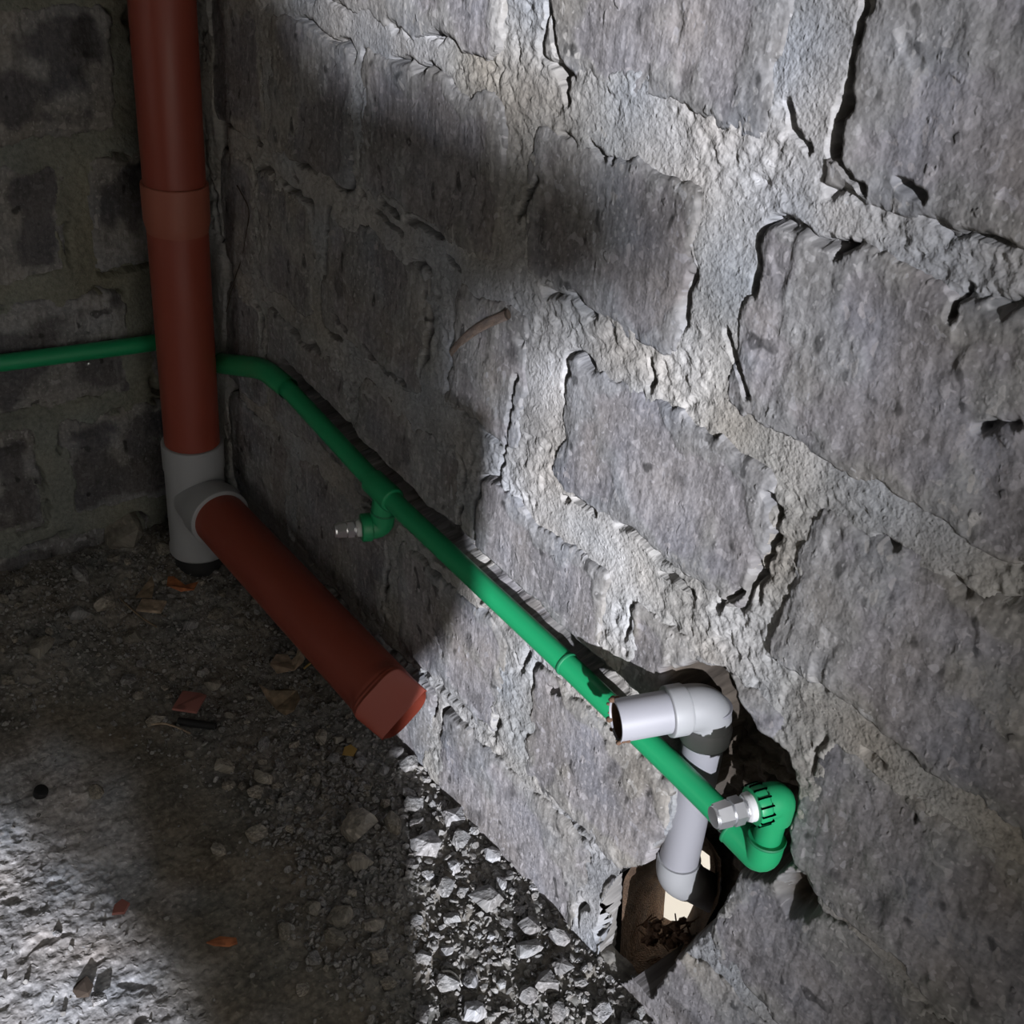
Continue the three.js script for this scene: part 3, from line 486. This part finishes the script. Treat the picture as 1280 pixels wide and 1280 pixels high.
// ---------------------------------------------------------------- loose things on the ground
const ground = (px, py) => { let p = onY(px, py, 0.01); for (let k = 0; k < 4; k++) p = onY(px, py, floorH(p.x, p.z)); return p; };
const pxScale = (p) => FPX / CAM.clone().sub(p).dot(AZ);
const stoneGeo = []; for (let v = 0; v < 18; v++) {
  const pts = [], n = 16 + (v % 5) * 4, q = 0.55 + 0.45 * rnd(); for (let i = 0; i < n; i++) { const p = V3(rr(-1, 1), rr(-1, 1), rr(-1, 1)); const m = Math.max(p.length(), 0.2); p.multiplyScalar(rr(0.78, 1) / Math.pow(m, 0.8)); p.y *= q; pts.push(p); }
  const g = new ConvexGeometry(pts), P = g.attributes.position, uv = new Float32Array(P.count * 2); for (let i = 0; i < P.count; i++) { uv[i * 2] = (P.getX(i) + P.getY(i) * 0.5) * 0.05; uv[i * 2 + 1] = (P.getZ(i) + P.getY(i) * 0.5) * 0.05; } g.setAttribute('uv', new THREE.BufferAttribute(uv, 2)); stoneGeo.push(g);
}
const taken = [];
function stone(p, s, label, grp, mat, flat = 1, name = 'stone') {
  const m = mesh(name, stoneGeo[Math.floor(rnd() * stoneGeo.length)], mat); const k = rr(0.75, 1.15);
  m.scale.set(s * k, s * flat * rr(0.7, 0.95), s * rr(0.8, 1.1) / k); m.rotation.set(rr(-0.3, 0.3), rr(0, 6.28), rr(-0.3, 0.3)); m.position.set(p.x, floorH(p.x, p.z) + s * 0.36 * flat, p.z);
  tag(m, label, 'stone', grp); taken.push([p.x, p.z, s]); return m;
}
const W = stoneMats;
[[447, 1038, 29, 4, 'large brownish stone, biggest of those in shade just left of the sunlit rubble'], [493, 1034, 17, 3, 'upright grey stone on the shadow line, right of the largest brownish stone'],
  [518, 1010, 17, 1, 'pale sunlit stone, upper left of the bright group near the wall'], [567, 1024, 19, 2, 'bright stone against the dark gap at the wall foot, topmost of the sunlit group'],
  [533, 1061, 24, 2, 'largest bright sunlit stone, square-edged, just right of the shadow line'], [575, 1052, 16, 1, 'grey sunlit stone directly below the topmost bright stone'], [520, 1032, 13, 0, 'small dark stone above the largest bright sunlit stone'],
  [557, 1113, 15, 1, 'slanted sunlit stone in the middle of the rubble strip'], [605, 1128, 26, 1, 'wide low sunlit stone half sunk in the rubble near the wall'], [626, 1107, 10, 2, 'small white chip below the wall foot, right of the slanted stone'],
  [638, 1170, 8, 2, 'small white pebble in the lower sunlit rubble'], [659, 1190, 18, 1, 'grey stone right of the small white pebble'], [662, 1162, 17, 0, 'flat grey stone against the wall above the white pebble'],
  [685, 1233, 22, 0, 'rounded grey stone at the lower end of the rubble strip'], [703, 1212, 19, 0, 'dark stone wedged at the wall foot beside the rounded grey stone'], [564, 1151, 13, 1, 'pale flat chip below the slanted sunlit stone'],
  [449, 1084, 18, 4, 'brown stone in shade below the largest brownish stone'], [426, 1149, 19, 3, 'brown flat stone in shade at the left of the rubble'], [466, 1159, 18, 4, 'brown three-cornered stone in shade beside the shadow line'],
  [474, 1198, 15, 4, 'rounded brown stone in shade, lowest near the shadow line'], [420, 1174, 15, 3, 'dull stone in shade below the brown flat stone'], [660, 1248, 16, 0, 'grey stone at the bottom edge left of the rounded one'], [697, 1268, 16, 0, 'grey stone at the bottom edge beside the wall'],
  [120, 992, 14, 4, 'pale oval pebble alone on the shaded dirt', 0.5], [273, 1065, 13, 4, 'angular pebble alone in the middle of the shaded dirt'], [379, 1238, 12, 4, 'pale flat pebble near the bottom edge on shaded dirt', 0.6], [389, 1138, 15, 3, 'dull round stone at the left rim of the shaded rubble'],
  [124, 1251, 13, 2, 'bright white pebble on the sunlit ground at lower left'], [72, 1168, 6, 2, 'tiny white chip on the sunlit ground above the white pebble'], [156, 672, 34, 3, 'big dark lump at the foot of the back wall'], [22, 690, 26, 3, 'dark lump at the left edge below the back wall'],
  [225, 1058, 5, 3, 'tiny stone left of the angular pebble on the dirt'],
].forEach(([px, py, rad, c, label, flat]) => { const p = ground(px, py); stone(p, rad / pxScale(p), label, null, W[c], flat ?? 1); });
// countable rubble that nothing tells apart but the place it lies in
const zones = [
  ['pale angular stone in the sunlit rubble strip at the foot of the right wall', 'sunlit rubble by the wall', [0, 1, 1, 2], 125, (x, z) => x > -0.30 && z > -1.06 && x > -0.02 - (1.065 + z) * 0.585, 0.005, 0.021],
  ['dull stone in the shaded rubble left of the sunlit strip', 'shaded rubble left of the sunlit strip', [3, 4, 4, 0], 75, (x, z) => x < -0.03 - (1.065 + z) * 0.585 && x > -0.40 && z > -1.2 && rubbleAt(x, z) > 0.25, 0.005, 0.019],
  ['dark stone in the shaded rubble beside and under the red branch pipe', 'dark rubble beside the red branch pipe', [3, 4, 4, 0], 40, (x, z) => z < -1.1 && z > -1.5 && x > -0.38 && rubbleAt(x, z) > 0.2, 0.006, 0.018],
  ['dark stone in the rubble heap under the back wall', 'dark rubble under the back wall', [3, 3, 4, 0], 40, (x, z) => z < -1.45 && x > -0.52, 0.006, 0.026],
];
for (const [label, grp, mats, n, ok, r0, r1] of zones) {
  for (let i = 0, tries = 0; i < n && tries < 6000; tries++) {
    const x = rr(-0.6, -0.004), z = rr(ZB + 0.03, -0.45); if (!ok(x, z)) continue;
    const s = r0 + (r1 - r0) * Math.pow(rnd(), 2.2); if (taken.some((t) => Math.hypot(t[0] - x, t[1] - z) < (t[2] + s) * 0.8)) continue;
    if (Math.hypot(x + 0.08, z + 1.622) < 0.065) continue;
    stone(V3(x, 0, z), s, label, grp, W[mats[Math.floor(rnd() * mats.length)]]); i++;
  }
}
// fine gravel that nobody could count
{
  const n = 14000, g = stoneGeo[3], im = new THREE.InstancedMesh(g, std({ color: new THREE.Color(1, 1, 1) }), n); im.name = 'gravel'; im.castShadow = im.receiveShadow = true;
  const m = new THREE.Matrix4(), q = new THREE.Quaternion(), e = new THREE.Euler(), c = new THREE.Color(); let k = 0;
  while (k < n) {
    const x = rr(-0.9, 0), z = rr(ZB + 0.01, -0.4), r = rubbleAt(x, z); if (rnd() > 0.03 + r * 0.97) continue;
    const s = 0.0010 + 0.0036 * Math.pow(rnd(), 3), t = rr(0.15, 0.26); e.set(rr(0, 6), rr(0, 6), rr(0, 6)); q.setFromEuler(e);
    m.compose(V3(x, floorH(x, z) + s * 0.35, z), q, V3(s, s * rr(0.6, 1), s * rr(0.7, 1.2))); im.setMatrixAt(k, m); im.setColorAt(k, c.setRGB(t, t * 0.97, t * 0.93)); k++;
  }
  scene.add(im); tag(im, 'fine grey gravel and grit strewn through the rubble and over the dirt', 'gravel', null, 'stuff');
}
{
  const n = 2600, im = new THREE.InstancedMesh(stoneGeo[8], std({ color: new THREE.Color(1, 1, 1), map: dirtMap }), n); im.name = 'coarse_grit'; im.castShadow = im.receiveShadow = true;
  const m = new THREE.Matrix4(), q = new THREE.Quaternion(), e = new THREE.Euler(), c = new THREE.Color(); let k = 0;
  while (k < n) {
    const lit = rnd() < 0.6, x = lit ? rr(-0.34, 0) : rr(-0.6, 0), z = lit ? rr(-1.1, -0.45) : rr(ZB + 0.02, -0.6), r = rubbleAt(x, z); if (rnd() > 0.01 + r) continue;
    const s = 0.0028 + 0.0050 * Math.pow(rnd(), 2), t = rr(0.22, 0.36); e.set(rr(0, 6), rr(0, 6), rr(0, 6)); q.setFromEuler(e);
    m.compose(V3(x, floorH(x, z) + s * 0.3, z), q, V3(s * rr(0.8, 1.3), s * rr(0.5, 0.9), s * rr(0.7, 1.2))); im.setMatrixAt(k, m); im.setColorAt(k, c.setRGB(t, t * 0.965, t * 0.92)); k++;
  }
  scene.add(im); tag(im, 'coarse grey grit filling the gaps between the rubble stones', 'grit', null, 'stuff');
}
// flat scraps: an irregular outline with thickness, a little curled
function scrap(name, px, py, out, th, curl, mat, turn, label, cat, grp, tilt = 0) {
  const p = ground(px, py), k = 1 / pxScale(p), sh = new THREE.Shape(out.map((q) => new THREE.Vector2(q[0] * k, q[1] * k * 1.25)));
  let g = new THREE.ExtrudeGeometry(sh, { depth: th, bevelEnabled: true, bevelSize: th * 0.3, bevelThickness: th * 0.3, bevelSegments: 1, curveSegments: 6, steps: 1 }); g.rotateX(-Math.PI / 2);
  const P = g.attributes.position; for (let i = 0; i < P.count; i++) P.setY(i, P.getY(i) + curl * (Math.pow(P.getX(i) / (15 * k), 2) + 0.6 * Math.pow(P.getZ(i) / (18 * k), 2))); g.computeVertexNormals();
  const m = mesh(name, g, mat); m.position.set(p.x, floorH(p.x, p.z) + 0.007, p.z); m.rotation.order = 'YXZ'; m.rotation.set(tilt, turn, tilt * 0.5); tag(m, label, cat, grp); return m;
}
const YAW = Math.atan2(AX.z, AX.x) * -1;                // picture-right on the ground
const tan = std({ color: new THREE.Color(0.46, 0.35, 0.25), map: dirtMap }), tan2 = std({ color: new THREE.Color(0.30, 0.225, 0.15), map: dirtMap }), pink = std({ color: new THREE.Color(0.42, 0.165, 0.135), roughness: 0.6, map: dustMap }), orange = std({ color: new THREE.Color(0.50, 0.17, 0.065), map: dirtMap, roughness: 0.8 }), black = std({ color: new THREE.Color(0.010, 0.010, 0.011), roughness: 0.45 }), pale = std({ color: new THREE.Color(0.55, 0.54, 0.52), roughness: 0.7 }), bark = std({ color: new THREE.Color(0.055, 0.040, 0.030) });
scrap('pipe_offcut', 237, 886, [[-16, -12], [13, -14], [18, 10], [10, 14], [-12, 15]], 0.003, 0.004, pink, YAW, 'small pink red plastic offcut lying behind the short black tube', 'offcut');
scrap('dry_leaf', 362, 832, [[-21, -10], [-10, -20], [10, -13], [19, -4], [17, 20], [9, 24], [7, 8], [2, 2], [-4, 9], [-17, 6]], 0.0008, 0.006, tan, YAW, 'pale tan jagged dry leaf beside the red branch pipe', 'leaf', null, 0.15);
scrap('dry_leaf', 352, 886, [[-28, 10], [-16, 12], [2, 18], [18, 12], [25, -4], [22, -22], [10, -20], [-6, -6], [-18, 2]], 0.0008, 0.008, tan2, YAW, 'darker torn dry leaf just below the pale tan leaf', 'leaf', null, 0.1);
scrap('dry_leaf', 186, 742, [[-10, -14], [10, -14], [6, 6], [0, 16], [-6, 4]], 0.0008, 0.006, tan2, YAW, 'pointed brown leaf standing behind the small tan wood chip', 'leaf', null, 0.2);
scrap('wood_chip', 190, 763, [[-15, -8], [14, -9], [15, 8], [-14, 9]], 0.004, 0.001, tan, YAW, 'small rectangular tan wood chip in the dark rubble at left', 'chip');
scrap('dry_leaf', 222, 738, [[-14, 10], [-8, 12], [10, 0], [28, -2], [26, -14], [8, -10], [-12, -2]], 0.0008, 0.004, orange, YAW, 'curled orange brown leaf right of the small tan wood chip', 'leaf', null, 0.1);
scrap('plastic_chip', 278, 1182, [[-18, -3], [-8, -5], [10, -5], [19, -2], [16, 4], [-4, 5]], 0.002, 0.001, orange, YAW, 'narrow orange chip on the shaded dirt near the bottom', 'chip');
scrap('plastic_chip', 152, 1140, [[-7, -8], [6, -6], [8, 5], [-2, 9], [-8, 2]], 0.003, 0.001, pink, YAW, 'small pinkish chip on the edge of the sunlit ground', 'chip');
scrap('dry_leaf', 437, 943, [[-8, -6], [6, -7], [9, 2], [0, 8], [-7, 4]], 0.0008, 0.003, std({ color: new THREE.Color(0.30, 0.19, 0.05) }), YAW, 'tiny yellowish leaf in shade below the folded pipe end', 'leaf', null, 0.1);
function strand(name, pts, r, mat, label, cat) {
  const c = new THREE.CatmullRomCurve3(pts), g = new THREE.TubeGeometry(c, 28, r, 8), o = mesh(name, merge([g, disc(r, pts[0], pts[0].clone().sub(pts[1])), disc(r, pts.at(-1), pts.at(-1).clone().sub(pts.at(-2)))]), mat); tag(o, label, cat); return o;
}
const gp = (px, py, h = 0.004) => { const p = ground(px, py); p.y += h; return p; };
{ // short black tube, hollow
  const a = gp(223, 905, 0.006), b = gp(270, 912, 0.006); tag(mesh('plastic_tube', along([[0.0045, 0.02], [0.0045, 0], [0.0062, 0], [0.0066, 0.0006], [0.0066, a.distanceTo(b) - 0.0006], [0.0062, a.distanceTo(b)], [0.0045, a.distanceTo(b)], [0.0045, a.distanceTo(b) - 0.02]], a, b, 20), black), 'short black plastic tube in front of the pink offcut', 'tube');
  const c = ground(50, 993); tag(mesh('bottle_cap', along([[0.0001, 0.008], [0.008, 0.008], [0.009, 0.001], [0.0098, 0.0], [0.0102, 0.001], [0.0102, 0.010], [0.0094, 0.012], [0.0001, 0.012]], c, c.clone().add(V3(0.2, 1, 0.3)), 24), black), 'small round black cap on the dirt at the edge of the sunlight', 'cap');
}
strand('twig', [gp(189, 908), gp(205, 908, 0.006), gp(220, 911), gp(238, 919)], 0.0016, tan, 'thin pale twig sticking out left of the black tube', 'twig');
strand('twig', [gp(150, 750), gp(165, 766, 0.008), gp(180, 777, 0.006), gp(196, 786)], 0.0014, tan2, 'thin crooked twig in front of the tan wood chip', 'twig');
strand('twig', [gp(380, 838), gp(390, 833, 0.01), gp(400, 828, 0.01)], 0.0018, std({ color: new THREE.Color(0.42, 0.30, 0.10) }), 'short yellow straw poking out under the red branch pipe', 'twig');
strand('string', [gp(553, 1219, 0.008), gp(562, 1221, 0.011), gp(571, 1228, 0.011), gp(577, 1237, 0.008)], 0.0013, pale, 'short curved white string on the lower sunlit rubble', 'string');
{ const p = ground(104, 1236), m = stone(p, 16 / pxScale(p), 'dark brown clod beside the bright white pebble', null, bark, 0.4, 'clod'); m.userData.category = 'clod'; }
// ---------------------------------------------------------------- small things on the walls
const w2 = (px, py, h = 0.004) => onX(px, py, -h);
strand('root', [w2(296, 232, 0.003), w2(304, 246), w2(311, 262), w2(308, 290), w2(303, 320), w2(293, 350), w2(283, 390)], 0.0008, bark, 'thin dark root hanging on the right wall beside the red upright pipe', 'root');
{
  const pts = [[562, 443], [570, 430], [584, 416], [602, 405], [622, 396]].map((p, i) => w2(p[0], p[1], 0.006 + 0.004 * i)), c = new THREE.CatmullRomCurve3(pts), g = new THREE.TubeGeometry(c, 24, 0.006, 10); g.scale(0.4, 1, 1);
  const o = tag(group('bent_strip'), 'tan bent strip stuck to the right wall at the shadow edge, dark upper tip', 'strip');
  mesh('strip', g, std({ color: new THREE.Color(0.28, 0.215, 0.18), map: dirtMap }), o);
  mesh('tip', rod(0.0055, pts[4], step(pts[4], pts[3], -0.006)).scale(0.45, 1, 1), bark, o);
}
{ const p = onZ(111, 455, ZB + 0.012), g = new THREE.SphereGeometry(0.0035, 16, 10); g.scale(1, 1, 0.6); g.translate(p.x, p.y, p.z); tag(mesh('shiny_bead', g, M.chrome), 'tiny shiny bead on the dark back wall just below the green pipe', 'bead'); }  // bright speck on the wall, modelled as a small metal bead
renderer.render(scene, camera);
